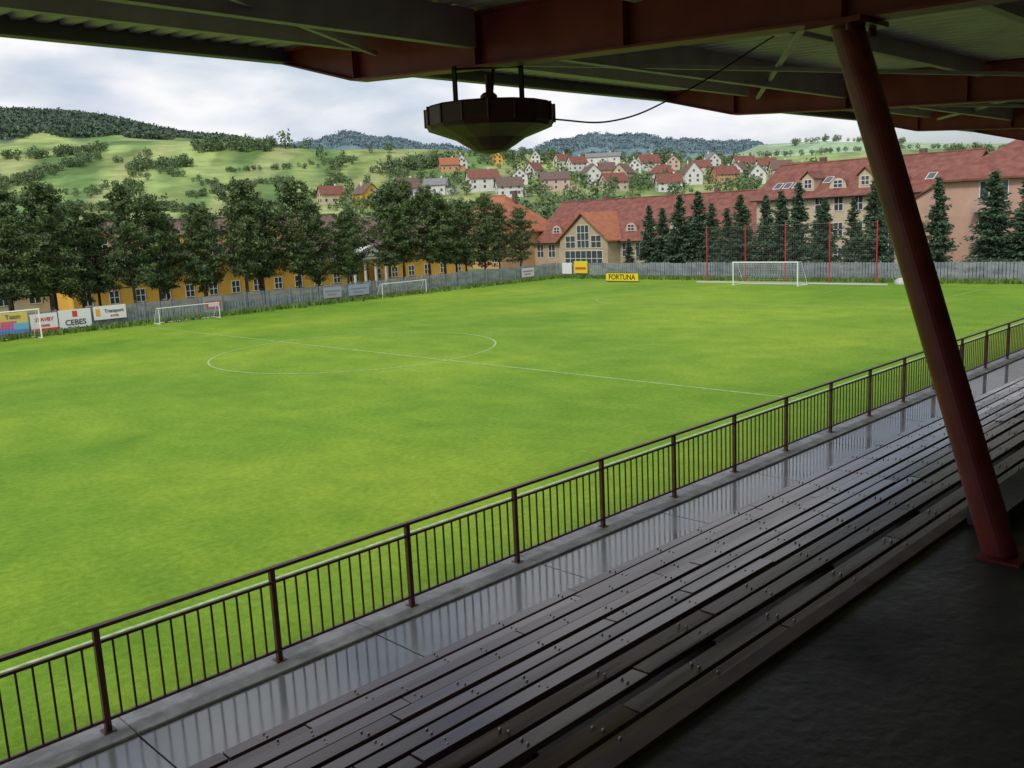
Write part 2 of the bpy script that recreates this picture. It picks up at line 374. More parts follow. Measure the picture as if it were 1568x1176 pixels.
fence("perimeter_fence",(88,79.8,0),(88,8,0)); fence("perimeter_fence",(-20,80,0),(87.8,80,0))
def tufts(n,fx):
    P=np.array([fx() for _ in range(n)]); hgt=rng.uniform(.12,.5,n)[:,None]
    a=rng.uniform(0,np.pi,n); d=np.stack([np.cos(a),np.sin(a),0*a],1)*rng.uniform(.05,.16,n)[:,None]
    top=P+rng.normal(size=(n,3))*np.array([.08,.08,0])+np.array([0,0,1])*hgt
    return np.stack([P-d,P+d,top+d*.3,top-d*.3],1).reshape(-1,3),np.arange(4*n).reshape(n,4)
v1,q1=tufts(9000,lambda:(random.uniform(-10,87.5),79.85-abs(random.gauss(0,.7)),0)); v2,q2=tufts(5500,lambda:(87.85-abs(random.gauss(0,.6)),random.uniform(10,79.5),0))
m_tuft=foliage_mat("long_grass_mat",(.06,.12,.02),(.12,.21,.04),(.18,.24,.07))
me=mesh_np("long_grass",np.concatenate([v1,v2]),np.concatenate([q1,q2+len(v1)]),np.zeros(len(q1)+len(q2)),[m_tuft]); o=bpy.data.objects.new("long_grass",me); col.objects.link(o)
# ------------------------------------------------------------ ad boards
def board(cx,cy,w,h,zb,rot,colr,texts=(),legs=False,blobs=()):
    e=empty("advertising_board",(cx,cy,0),rot)
    mb=MB(); mb.box(-w/2,w/2,-.02,.02,zb,zb+h); mb.obj("panel",[mat("ad_panel",colr,.55)],e)
    mb=MB()
    if legs:
        for s in (-.9,.9): mb.bar((s*w/2,.05,0),(s*w/2,.05,zb+h),.05); mb.bar((s*w/2,.08,zb+h*.8),(s*w/2,.6,0),.04)
    else:
        for s in (-.9,0,.9): mb.bar((s*w/2,.05,zb-.1),(s*w/2,.05,zb+h),.04)
    mb.obj("posts",[m_fpost],e)
    for i,(x0,x1,z0,z1,c) in enumerate(blobs):
        mb=MB(); mb.box(x0*w-w/2,x1*w-w/2,-.026-.002*i,-.0215,zb+z0*h,zb+z1*h); mb.obj("print",[mat("ad_ink",c,.55)],e)
    for (tx,sz,xo,zo,c) in texts:
        cu=bpy.data.curves.new("lettering","FONT"); cu.body=tx; cu.size=sz; cu.align_x='CENTER'; cu.align_y='CENTER'; cu.extrude=.004; cu.offset=.012
        o=bpy.data.objects.new("lettering",cu); col.objects.link(o); cu.materials.append(mat("ink",c,.5)); o.parent=e
        o.location=(xo,-.035,zb+zo*h); o.rotation_euler=(math.pi/2,0,0)
    return e
YB=79.8
board(23.2,YB,2.2,1.7,.35,0,(.75,.6,.12),blobs=((.0,1,.0,.35,(.1,.25,.6)),(.05,.6,.25,.6,(.7,.1,.25)),(.5,1,.2,.5,(.15,.5,.75))),texts=(("Team",.5,0,.8,(.2,.1,.1)),))
board(25.5,YB,2.1,1.4,.35,0,(.8,.8,.8),blobs=((.0,1,.0,.14,(.7,.05,.06)),),texts=(("STAVBY",.42,0,.65,(.65,.03,.04)),("mont",.35,0,.32,(.65,.03,.04))))
board(27.95,YB,2.6,1.5,.35,0,(.8,.8,.8),blobs=((.42,.58,.58,.92,(.7,.05,.06)),),texts=(("CEBES",.62,0,.28,(.06,.05,.06)),))
board(30.85,YB,2.75,1.15,.75,0,(.8,.8,.78),blobs=((.06,.2,.25,.8,(.8,.4,.05)),),texts=(("Transport",.4,.35,.6,(.1,.1,.2)),("servis",.3,.35,.25,(.6,.1,.1))))
board(40.3,YB,1.9,1.6,.2,0,(.28,.30,.31),blobs=((.1,.9,.3,.75,(.45,.08,.06)),(.25,.75,.42,.6,(.75,.7,.65))))
for x,w_,c in ((53.5,2.2,(.34,.37,.40)),(56.8,2.6,(.30,.36,.42)),(82.5,2.2,(.6,.6,.6))):
    board(x,YB,w_,1.1,.5,0,c,blobs=((.1,.9,.55,.7,(.2,.22,.3)),(.2,.7,.25,.38,(.3,.2,.2))))
R90=-math.pi/2
board(87.7,75.6,2.2,1.5,.6,R90,(.75,.6,.03),blobs=((.1,.9,.3,.5,(.6,.08,.05)),))
board(87.7,77.9,1.6,1.4,.5,R90,(.75,.75,.75))
board(82.6,65.1,4.6,1.0,.08,R90,(.75,.58,.02),texts=(("FORTUNA",.82,0,.48,(.02,.02,.02)),),legs=True,blobs=((.0,1,.93,1,(.03,.03,.03)),(.0,1,0,.07,(.03,.03,.03))))
# ------------------------------------------------------------ goals
m_white=mat("goal_white",(.8,.8,.8),.4); m_net=mat("net_cord",(.45,.47,.48),.8)
def goal(cx,cy,rot,w,h,dep,net=True,groundbar=True,tk=.12):
    e=empty("football_goal",(cx,cy,0),rot); mb=MB()
    for s in (-1,1):
        mb.bar((s*w/2,0,0),(s*w/2,0,h),tk,n=10); mb.bar((s*w/2,0,h),(s*w/2,dep*.35,h),.05,n=8); mb.bar((s*w/2,dep*.35,h),(s*w/2,dep,0),.05,n=8)
        if groundbar: mb.bar((s*w/2,0,.04),(s*w/2,dep,.04),.07,n=8)
    mb.bar((-w/2-.06,0,h),(w/2+.06,0,h),tk,n=10)
    if groundbar: mb.bar((-w/2,dep,.04),(w/2,dep,.04),.07,n=8)
    mb.obj("frame",[m_white],e)
    if net:
        mb=MB(); k=int(w/.22)
        for i in range(k+1):
            x=-w/2+w*i/k; mb.bar((x,.02,h),(x,dep*.35,h-.02),.012); mb.bar((x,dep*.35,h-.02),(x,dep,.03),.012)
        for j in range(9):
            t=j/9; y=dep*.35+(dep*.65)*t; z=(h-.02)*(1-t); mb.bar((-w/2,y,z),(w/2,y,z),.012)
            for s in (-1,1): mb.bar((s*w/2,0,z),(s*w/2,y,z),.012)
        mb.obj("net",[m_net],e)
goal(81,YC-.3,R90,7.0,2.3,2.0,tk=.11)
goal(36.8,77.3,0,5.6,1.4,1.2,tk=.07); goal(61.8,78.4,0,6,1.5,1.1,tk=.07); goal(20.7,77.2,0,7.32,2.3,1.8)
m_pole=mat("pole_red",(.42,.03,.035),.45)
ys=[54.7,50.1,45.6,41.0,36.4]
for y in ys:
    mb=MB(); mb.bar((84,y,0),(84,y,5.9),.12,n=12); mb.box(83.85,84.15,y-.15,y+.15,0,.03); mb.lathe([(.06,5.9),(.075,5.92),(.0,5.98)],(84,y,0),12); mb.obj("net_pole",[m_pole])
mb=MB(); mb.bar((84,ys[0],5.8),(84,ys[-1],5.8),.02)
for i in range(93):
    y=ys[-1]+(ys[0]-ys[-1])*i/92; mb.bar((84,y,.15),(84,y,5.8),.005)
for j in range(29): mb.bar((84,ys[-1],.2+j*.2),(84,ys[0],.2+j*.2),.005)
mb.obj("ball_stop_net",[mat("net_dark",(.2,.21,.21),.9)])
mb=MB(); mb.box(83.6,83.75,35.2,55.8,.0,.15); mb.obj("low_white_barrier",[mat("white_wood",(.5,.5,.48),.6)],bevel=.02)
mb=MB(); mb.lathe([(.6,0),(.62,.2),(.5,.42),(.3,.55),(.0,.6)],(85.3,34.6,0),16); mb.obj("covered_net_roll",[noise_mat("tarp",(.36,.37,.38),(.5,.5,.5),2,.6)],smooth=True)
# ------------------------------------------------------------ trees
m_bark=noise_mat("bark",(.055,.045,.038),(.12,.095,.078),4,.9)
m_pine=foliage_mat("pine_needles",(.040,.074,.032),(.105,.158,.058),(.155,.205,.08))
m_spr=foliage_mat("spruce_needles",(.032,.064,.038),(.068,.116,.066),(.095,.145,.085))
m_dec=foliage_mat("hazed_leaf_mass",(.075,.128,.055),(.135,.20,.088),(.165,.23,.115))  # distant trees: leaf colours lightened in place of air haze
def limb_np(mb,p,q,r0,r1): mb.bar(p,q,r0*2,n=6,w2=r1*2)
def finish(name,mb,V,Q,mats):
    V0=np.array(mb.v).reshape(-1,3)
    wf=[]
    for f in mb.f:
        if len(f)==4: wf.append(f)
        elif len(f)>4:
            for i in range(1,len(f)-2,2): wf.append((f[0],f[i],f[i+1],f[i+2]))
    wf=np.array(wf); VV=np.concatenate([V0,V]); QQ=np.concatenate([wf,Q+len(V0)])
    mi=np.concatenate([np.zeros(len(wf)),np.ones(len(Q))])
    return mesh_np(name,VV,QQ,mi,mats)
def pine_mesh(H,seed):
    rr=random.Random(seed); mb=MB(); lean=rr.uniform(-.35,.35)
    segs=6
    for i in range(segs):
        a=i/segs; c=(i+1)/segs
        mb.bar((lean*a*a,0,H*.95*a),(lean*c*c,0,H*.95*c),.30*(1-a)+.05,n=8,w2=.30*(1-c)+.05)
    Cs=[]
    cb=H*rr.uniform(.18,.28); wdt=rr.uniform(.22,.27)
    nl=80
    for i in range(nl):
        t=((i+rr.random())/nl); h=cb+(H-cb)*t
        Rm=H*wdt*(math.sin(math.pi*min(1,(t*.72+.24)))**.85)*rr.uniform(.4,1.25)
        az=i*2.4+rr.uniform(-.5,.5); rise=rr.uniform(-.05,.5)+(.5*t)
        p=Vector((lean*(h/H)**2,0,h)); q=p+Vector((math.cos(az)*Rm,math.sin(az)*Rm,Rm*rise))
        limb_np(mb,p,q,.045*(1-t)+.02,.012)
        for k in range(5):
            f=1-.18*k+rr.uniform(-.06,.06); c=p.lerp(q,f)+Vector((rr.gauss(0,.15),rr.gauss(0,.15),rr.gauss(0,.14)))
            n=30 if k<2 else 16; rad=.31 if k<2 else .25
            Cs.append(np.array(c)+rng.normal(size=(n,3))*rad*np.array([.75,.75,.45])*(.75+.3*(1-t)))
    C=np.concatenate(Cs); V,Q=leaf_quads(C,.10,aspect=1.6)
    return finish("pine",mb,V,Q,[m_bark,m_pine])
def spruce_mesh(H,seed,wd=.19):
    rr=random.Random(seed); mb=MB(); mb.bar((0,0,0),(0,0,H),.28,n=8,w2=.03)
    Cs=[];Ax=[]; nw=30
    for i in range(nw):
        t=(i+.5)/nw; h=H*(.05+.94*t); Lb=H*wd*(1-t)**.9+.06
        nb=8 if t<.7 else 6
        sc=rr.uniform(.8,1.15)
        for j in range(nb):
            az=rr.uniform(0,6.28); l=Lb*sc*rr.uniform(.6,1.2); d=np.array([math.cos(az),math.sin(az),-.3+.6*t])
            p=np.array([0,0,h]); ns=int(5+l*8)
            f=np.linspace(.12,1,ns)[:,None]
            pts=p+d*l*f+np.array([0,0,.15*l])*(f**2); 
            if l>.5: mb.bar(p,p+d*l*.9,.04,n=4,w2=.01)
            for rep in range(3):
                Cs.append(pts+rng.normal(size=pts.shape)*np.array([.09,.09,.05])*(1+ .6*l)); Ax.append(np.tile(d+np.array([0,0,-.25]),(ns,1)))
    C=np.concatenate(Cs); A=np.concatenate(Ax); V,Q=leaf_quads(C,.12,aspect=1.5,axis=A)
    return finish("spruce",mb,V,Q,[m_bark,m_spr])
pines=[pine_mesh(11,s) for s in (1,2,3,4,5,6,8)]; spr=[spruce_mesh(10,s,w_) for s,w_ in ((11,.23),(12,.205),(13,.255),(14,.22))]
def place(name,me,x,y,z,s,sx=1,rot=None):
    o=bpy.data.objects.new(name,me); col.objects.link(o); o.location=(x,y,z); o.scale=(s*sx,s*sx,s); o.rotation_euler=(0,0,random.uniform(0,6.28) if rot is None else rot)
PL=[(21.5,86,10.5),(24.5,84.5,11.4),(28,85,12),(31.2,86.5,10.2),(35.3,85,11.6),(38.2,86,10.8),(42.5,85.5,10.0),(46.8,85,12.2),(49.8,87,10.6),(53,85,12.1),(56,86,10.0),(59.2,85,8.8),(65,85,11.6),(67.9,86,12.1),(71.0,85,11.4),(73.9,85.5,10.0),(76.9,85,9.8),(80.6,85.5,10.3),(83.7,86,9.0),(86.6,85,8.6),
 (26,89,9.5),(30,90,10.4),(33.4,88.5,9.6),(40.3,89,9.4),(44.6,89.5,9.8),(51.2,90,9.6),(62,88.5,9.2),(78.8,89,9.0)]
for i,(x,y,h_) in enumerate(PL): place("pine_tree",pines[i%7],x,y,0,h_/11,random.uniform(.9,1.1))
SL=[(68.4,8.6),(66,8.2),(63.5,9.6),(61.6,9.9),(59.1,8.4),(56.8,7.8),(55,9.2),(52.6,9.0),(50.2,9.3),(47.9,10.1),(45.2,8.4),(42.7,8.2),(40.3,9.8),(34,9.7),(29,9.9),(26.3,9.7),(24,8.8),(72,4.6)]
for i,(y,h_) in enumerate(SL): place("spruce_tree",spr[i%4],92+random.uniform(-1,1),y,0,h_/10*1.0,random.uniform(.92,1.15))
for y,h_,x in ((64.8,7,96),(57.6,7.6,97),(48.6,7.6,97)): place("spruce_tree",spr[(int(y))%4],x,y,0,h_/10)
def mass(name,sites,material,nq=70,tr=True,ls=.115):
    Vs=[];Qs=[];o=0; mb=MB()
    for (x,y,z,h_,w_) in sites:
        u=rng.normal(size=(nq,3)); u/=np.linalg.norm(u,axis=1)[:,None]; rad=rng.uniform(.45,1,(nq,1))
        lump=1+.28*np.sin(u[:,:1]*4+x)*np.cos(u[:,1:2]*5+y)
        C=np.array([x,y,z+h_*.55])+u*rad*lump*np.array([w_/2,w_/2,h_*.46])
        V,Q=leaf_quads(C,h_*ls,1.1); Vs.append(V);Qs.append(Q+o);o+=len(V)
        if tr: mb.bar((x,y,z-1),(x,y,z+h_*.5),h_*.06,n=5)
    V=np.concatenate(Vs);Q=np.concatenate(Qs)
    if not tr: mb.bar((sites[0][0],sites[0][1],sites[0][2]-1),(sites[0][0],sites[0][1],sites[0][2]+3),.3,n=5)
    me=finish(name,mb,V,Q,[m_bark,material]); ob=bpy.data.objects.new(name,me); col.objects.link(ob)
S=[]
def addS(az,r,h_,w_=None):
    a=math.radians(az); x=r*math.cos(a);y=r*math.sin(a); S.append((x,y,float(zt(x,y))-.3,h_,w_ or h_*random.uniform(.8,1.1)))
for _ in range(400): addS(random.uniform(25,56),random.uniform(300,640),random.choice([3.5,5,6,8]))
for _ in range(130): addS(random.uniform(38,54),random.uniform(250,380),random.uniform(5,9))
def hedge(a0,r0,a1,r1,n,h0=4,h1=7,j=6):
    for i in range(n):
        t=random.random(); addS(a0+(a1-a0)*t+random.gauss(0,.12),r0+(r1-r0)*t+random.gauss(0,j),random.uniform(h0,h1))
hedge(71.5,450,64,430,90,3,5,4); hedge(67,560,63.5,590,50,4,7); hedge(75,520,69,600,80,3,6,5); hedge(76,420,70,400,80,3,6,4)
hedge(63.5,640,59,645,60,5,8); hedge(52.5,560,48.5,600,50,5,9); hedge(64,480,58,520,60,2.5,4,3); hedge(74,330,60,320,110,3,7,10)
hedge(58,430,55,520,36,3,5); hedge(73,640,68,650,50,4,7); hedge(33,600,27,620,40); hedge(20,900,16,880,24,6,10); hedge(47,640,30,640,120,4,9); hedge(70,640,62,500,55,2.5,4.5,3); hedge(74,480,66,520,50,2.5,5,8)
hedge(62,560,54,610,50,2.5,4,3); hedge(68,380,66,640,40,2.5,5,3); hedge(30,980,18,1050,60,4,7,8); hedge(28,1200,22,1250,40,5,9,8)
for a,r,h_ in ((58.2,645,12),(56.9,648,8),(56.2,610,10),(24.5,1380,10),(23.8,1385,8)): addS(a,r,h_)
mass("distant_trees",S,m_dec,nq=100,ls=.09)
m_for=foliage_mat("hazed_forest_leaf",(.060,.100,.070),(.090,.138,.090),(.11,.158,.105))  # hill forest greens lightened, haze is part of the colour
S2=[]
for _ in range(7500):
    az=random.uniform(57,79); r=random.uniform(1000,1420)
    lim=1000+50*math.sin(az*1.7)+max(0,(65-az))*34
    if r<lim: continue
    a=math.radians(az);x=r*math.cos(a);y=r*math.sin(a); h_=random.uniform(8,13); S2.append((x,y,float(zt(x,y))-4,h_,h_*random.uniform(.8,1.1)))
mass("forest",S2,m_for,nq=22,tr=False,ls=.15)
m_for2=foliage_mat("hazed_far_forest_leaf",(.145,.215,.245),(.155,.225,.25),(.165,.235,.255))  # pale blue-green carries the distance haze over the far ridge
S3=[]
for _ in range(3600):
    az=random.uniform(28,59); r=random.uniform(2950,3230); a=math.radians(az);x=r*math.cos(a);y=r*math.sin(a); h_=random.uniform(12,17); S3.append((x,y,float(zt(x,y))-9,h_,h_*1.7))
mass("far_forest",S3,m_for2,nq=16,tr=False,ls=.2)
# ------------------------------------------------------------ buildings
def tile(name,c1,c2):
    return noise_mat(name,c1,c2,1.2,.8,bump=.5,bscale=6,stretch=(1,1,1.2),spec=.25,detail=9)
m_tr=tile("roof_tile_red",(.150,.058,.046),(.24,.098,.074)); m_to=tile("roof_tile_orange",(.30,.11,.06),(.38,.15,.08)); m_tb=tile("roof_tile_brown",(.12,.08,.07),(.18,.12,.10)); m_tg=tile("roof_tile_grey",(.16,.16,.17),(.25,.25,.26))
m_glass=mat("window_glass",(.05,.06,.075),.08,0,.8); m_frame=mat("window_frame",(.7,.7,.68),.5)
def wallm(n,c): return noise_mat(n,tuple(v*.84 for v in c),c,.6,.85,spec=.2,detail=9)
m_sal=wallm("salmon_render",(.55,.35,.27)); m_yel=wallm("yellow_render",(.74,.42,.08)); m_bei=wallm("beige_render",(.46,.36,.25)); m_whi=wallm("white_render",(.68,.67,.65)); m_pink=wallm("pink_render",(.60,.43,.36)); m_crm=wallm("cream_render",(.58,.48,.34)); m_ora=wallm("orange_render",(.56,.33,.18))
def window(mbf,mbg,x,z,w,h,y=0,cols=2,rows=2):
    mbg.box(x-w/2,x+w/2,y-.02,y+.05,z,z+h)
    t=.07
    mbf.box(x-w/2-t,x+w/2+t,y-.06,y+.04,z-t,z-.001); mbf.box(x-w/2-t,x+w/2+t,y-.06,y+.04,z+h+.001,z+h+t)
    for k in range(cols+1):
        xx=x-w/2+w*k/cols; mbf.box(xx-t/2,xx+t/2,y-.055,y-.022,z,z+h)
    for k in range(1,rows):
        zz=z+h*k/rows; mbf.box(x-w/2,x+w/2,y-.05,y-.023,zz-t/2,zz+t/2)
def gable_roof(mb,x0,x1,y0,y1,ze,zr,ov=.5,th=.18,hip=0,mi=0):
    yc=(y0+y1)/2; s=(zr-ze)/(yc-y0); ze2=ze-s*ov; X0_,X1_,Y0_,Y1_=x0-ov,x1+ov,y0-ov,y1+ov
    V=[(X0_,Y0_,ze2),(X1_,Y0_,ze2),(X1_,Y1_,ze2),(X0_,Y1_,ze2),(X0_+hip,yc,zr),(X1_-hip,yc,zr)]
    V+= [(a,b_,c-th) for a,b_,c in V]
    F=[(0,1,5,4),(2,3,4,5),(6,10,11,7),(8,11,10,9),(0,6,7,1),(2,8,9,3)]
    if hip: F+=[(0,4,3),(1,2,5),(6,9,10),(7,11,8),(0,3,9,6),(1,7,8,2)]
    else: F+=[(0,4,10,6),(4,3,9,10),(1,7,11,5),(5,11,8,2)]
    mb.add(V,F,mi)
def building(name,cx,cy,rot,w,d,ze,zr,wm,rm,hip=0,floors=2,wins=8,ww=1.2,wh=1.5,base=-.5,ov=.6,skip=(),dormers=(),eyebrow=(),skylights=()):
    e=empty(name,(cx,cy,0),rot)
    mb=MB(); mb.box(-w/2,w/2,0,d,base,ze)
    if not hip:
        for x in (-w/2,w/2-.25): mb.add([(x,0,ze),(x+.25,0,ze),(x+.25,d,ze),(x,d,ze),(x,d/2,zr-.2),(x+.25,d/2,zr-.2)],[(0,4,3),(1,2,5),(0,1,5,4),(2,3,4,5)])
    mb.obj("walls",[wm],e)
    mr_=MB(); gable_roof(mr_,-w/2,w/2,0,d,ze,zr,ov,.2,hip)
    mr_.bar((-w/2-ov,-ov-.08,ze-(zr-ze)/(d/2)*ov-.05),(w/2+ov,-ov-.08,ze-(zr-ze)/(d/2)*ov-.05),.14,n=8,mi=1)
    mr_.bar((-w/2-ov+hip,d/2,zr+.03),(w/2+ov-hip,d/2,zr+.03),.22,n=6,mi=0)
    mr_.obj("roof",[rm,m_tb],e)
    f=MB();g_=MB()
    fh=ze/floors
    for k in range(floors):
        for i in range(wins):
            x=-w/2+w*(i+.5)/wins
            if any(a<x<b_ for a,b_ in skip): continue
            window(f,g_,x,k*fh+fh*.32,ww,min(wh,fh*.55))
    s=(zr-ze)/(d/2)
    dm=MB();dw=MB()
    for x,wd,yy in dormers:
        z0=ze+s*yy; h_=1.5; 
        dw.box(x-wd/2,x+wd/2,yy,yy+h_/s,z0-.1,z0+h_)
        window(f,g_,x,z0+.35,wd*.6,.95,y=yy)
        dw.add([(x-wd/2,yy,z0+h_),(x+wd/2,yy,z0+h_),(x,yy,z0+h_+wd*.42)],[(0,1,2)])
        yb=yy+(h_+wd*.5)/s
        V=[(x-wd/2-.2,yy-.25,z0+h_-.12),(x,yy-.25,z0+h_+wd*.5),(x+wd/2+.2,yy-.25,z0+h_-.12),(x-wd/2-.2,yb,z0+h_-.12),(x,yb,z0+h_+wd*.5),(x+wd/2+.2,yb,z0+h_-.12)]
        V2=[(a,b_,c+.12) for a,b_,c in V]
        dm.add(V+V2,[(0,3,4,1),(1,4,5,2),(6,7,10,9),(7,8,11,10),(0,1,7,6),(1,2,8,7),(0,6,9,3),(2,5,11,8)])
    for x,wd,yy in eyebrow:
        z0=ze+s*yy; nseg=8
        vs=[];n_=nseg+1
        for yv in (yy,yy+ (wd*.55)/s+.4):
            for i in range(n_):
                t=math.pi*i/nseg; vs.append((x-wd/2*math.cos(t),yv,z0-.15+wd*.62*math.sin(t)))
        dm.add(vs,[(i,i+1,n_+i+1,n_+i) for i in range(nseg)]); dw.add(vs[:n_],[tuple(range(n_))])
        window(f,g_,x,z0+.12,wd*.5,wd*.36,y=yy-.02)
    for x,wd,yy in skylights:
        z0=ze+s*yy
        for mm,o_,sh in ((f,.06,0),(g_,.08,.09)):
            mm.add([(x-wd/2+sh,yy+sh,z0+o_+s*sh),(x+wd/2-sh,yy+sh,z0+o_+s*sh),(x+wd/2-sh,yy+1.3-sh,z0+o_+s*(1.3-sh)),(x-wd/2+sh,yy+1.3-sh,z0+o_+s*(1.3-sh))],[(0,1,2,3)])
    if dw.v: dw.obj("dormer_walls",[wm],e); dm.obj("dormer_roofs",[rm],e)
    if f.v: f.obj("window_frames",[m_frame],e); g_.obj("window_glass",[m_glass],e)
    c=MB()
    for xx in (-w*.3,w*.22): c.box(xx-.35,xx+.35,d*.55,d*.55+.7,zr-1.5,zr+.7)
    c.obj("chimneys",[m_tb],e)
    return e
building("school_wing",105,49,R90,24,14,8.9,12.9,m_crm,m_tr,floors=3,wins=10,ww=1.1,wh=1.5,skip=((3.0,6.5),),
   dormers=((-5.5,1.6,.8),(1.6,1.6,.8)),eyebrow=((-1.8,2.2,1.0),(5.5,2.2,1.0)),skylights=((-10.2,1.0,1.5),(-8.9,1.0,1.5),(-7.6,1.0,1.5),(-3.9,1,2.2),(8.5,1,1.6)))
e=empty("stair_glazing",(104.9,44.5,0),R90); f=MB();g_=MB(); window(f,g_,0,.4,2.2,9.3,cols=3,rows=9); f.obj("frames",[m_frame],e); g_.obj("glass",[m_glass],e)
e=empty("salmon_apartment_block",(98,31,0),R90)
mb=MB(); mb.box(-4.6,6.5,0,12,-.5,9.7); mb.add([(-8,0.3,-.5),(-4.6,0.3,-.5),(-4.6,12,-.5),(-8,12,-.5),(-8,.3,7.6),(-4.6,.3,9.5),(-4.6,12,9.5),(-8,12,7.6)],[(0,1,5,4),(3,0,4,7),(2,3,7,6),(4,5,6,7)])
mb.box(6.5,22,.5,12,-.5,8.2); mb.obj("walls",[m_sal],e)
mb=MB(); gable_roof(mb,-4.6,6.5,0,12,9.8,13.4,.6,.2,hip=5.6); gable_roof(mb,7.1,22,.5,12,8.3,11.6,.5,.2,hip=4)
mb.add([(-8.4,.0,7.55),(-4.62,.0,9.68),(-4.62,12.2,9.68),(-8.4,12.2,7.55),(-8.4,.0,7.4),(-4.62,.0,9.52),(-4.62,12.2,9.52),(-8.4,12.2,7.4)],[(0,1,2,3),(4,7,6,5),(0,4,5,1),(3,2,6,7),(0,3,7,4)])
mb.obj("roof",[m_tr],e)
f=MB();g_=MB()
for z in (1.2,4.2,7.2):
    window(f,g_,0.0,z,2.6,1.9,cols=3,rows=1); window(f,g_,4.6,z+.3,1.1,1.4)
    for x in (10,14,18): window(f,g_,x,z-.3,1.2,1.4,y=.5)
f.obj("window_frames",[m_frame],e); g_.obj("window_glass",[m_glass],e)
mb=MB()
for z in (6.3,3.3):
    mb.box(-1.7,1.7,-1.0,-.01,z-.15,z)
    for i in range(15): mb.bar((-1.68+3.36*i/14,-.97,z),(-1.68+3.36*i/14,-.97,z+1.0),.035)
    mb.bar((-1.7,-.97,z+1.02),(1.7,-.97,z+1.02),.06)
mb.obj("balcony",[mat("balcony_steel",(.35,.33,.32),.5)],e)
building("school_main_building",112,86,R90,41,16,4.2,10.2,m_bei,m_tr,floors=1,wins=16,ww=1.5,wh=2.0,skip=((-13.5,-1.5),),
   eyebrow=((-16.5,2.4,1.2),(-1.2,2.4,1.2),(2.4,2.4,1.2),(7,2.4,1.2),(12,2.4,1.2)))
e=empty("entrance_pavilion",(109,93.3,0),R90); mb=MB(); mb.box(-4.8,4.8,0,10,-.5,4.2); mb.add([(-4.8,0,4.2),(4.8,0,4.2),(0,0,7.9),(-4.8,.3,4.2),(4.8,.3,4.2),(0,.3,7.9)],[(0,1,2),(3,5,4),(0,2,5,3),(1,4,5,2)]); mb.obj("walls",[m_bei],e)
mb=MB(); V=[(-5.4,-.5,3.75),(0,-.5,8.1),(5.4,-.5,3.75),(-5.4,10,3.75),(0,10,8.1),(5.4,10,3.75)]
mb.add(V+[(a,b_,c+.2) for a,b_,c in V],[(0,3,4,1),(1,4,5,2),(6,7,10,9),(7,8,11,10),(0,1,7,6),(1,2,8,7),(0,6,9,3),(2,5,11,8)]); mb.obj("roof",[m_to],e)
f=MB();g_=MB(); window(f,g_,0,2.9,2.4,3.4,cols=3,rows=3); window(f,g_,-2.6,2.9,2.0,1.8,cols=2); window(f,g_,2.6,2.9,2.0,1.8,cols=2); window(f,g_,0,.1,7.6,2.3,cols=7,rows=2)
f.obj("window_frames",[m_frame],e); g_.obj("window_glass",[m_glass],e)
building("hipped_roof_house",104,114,R90,15,14,6.2,11.8,m_ora,m_to,hip=6,floors=2,wins=5)
building("yellow_school_building",52,97,0,36,13,5.4,9.4,m_yel,m_tb,floors=2,wins=13,ww=1.0,wh=1.25,dormers=((-14,2,1.2),(-9,2,1.2),(-4,2,1.2),(1,2,1.2),(6,2,1.2),(11,2,1.2)))
building("yellow_annex_building",80,98,0,17,12,5.4,8.8,m_yel,m_tb,hip=5,floors=2,wins=6,ww=1.0,wh=1.25)
building("low_yellow_house",26,102,0,15,10,4.2,7.4,m_crm,m_tb,floors=1,wins=5)
e=empty("entrance_portico",(69.2,94.4,0)); mb=MB()
for x in (-2.4,-.8,.8,2.4): mb.lathe([(.26,0),(.2,.25),(.17,3.4),(.26,3.6)],(x,0,0),12)
mb.box(-2.9,2.9,-.3,2.5,3.6,3.95); mb.add([(-3,-.35,3.95),(3,-.35,3.95),(0,-.35,5.3),(-3,2.5,3.95),(3,2.5,3.95),(0,2.5,5.3)],[(0,1,2),(0,2,5,3),(1,4,5,2)]); mb.obj("columns",[m_whi],e)
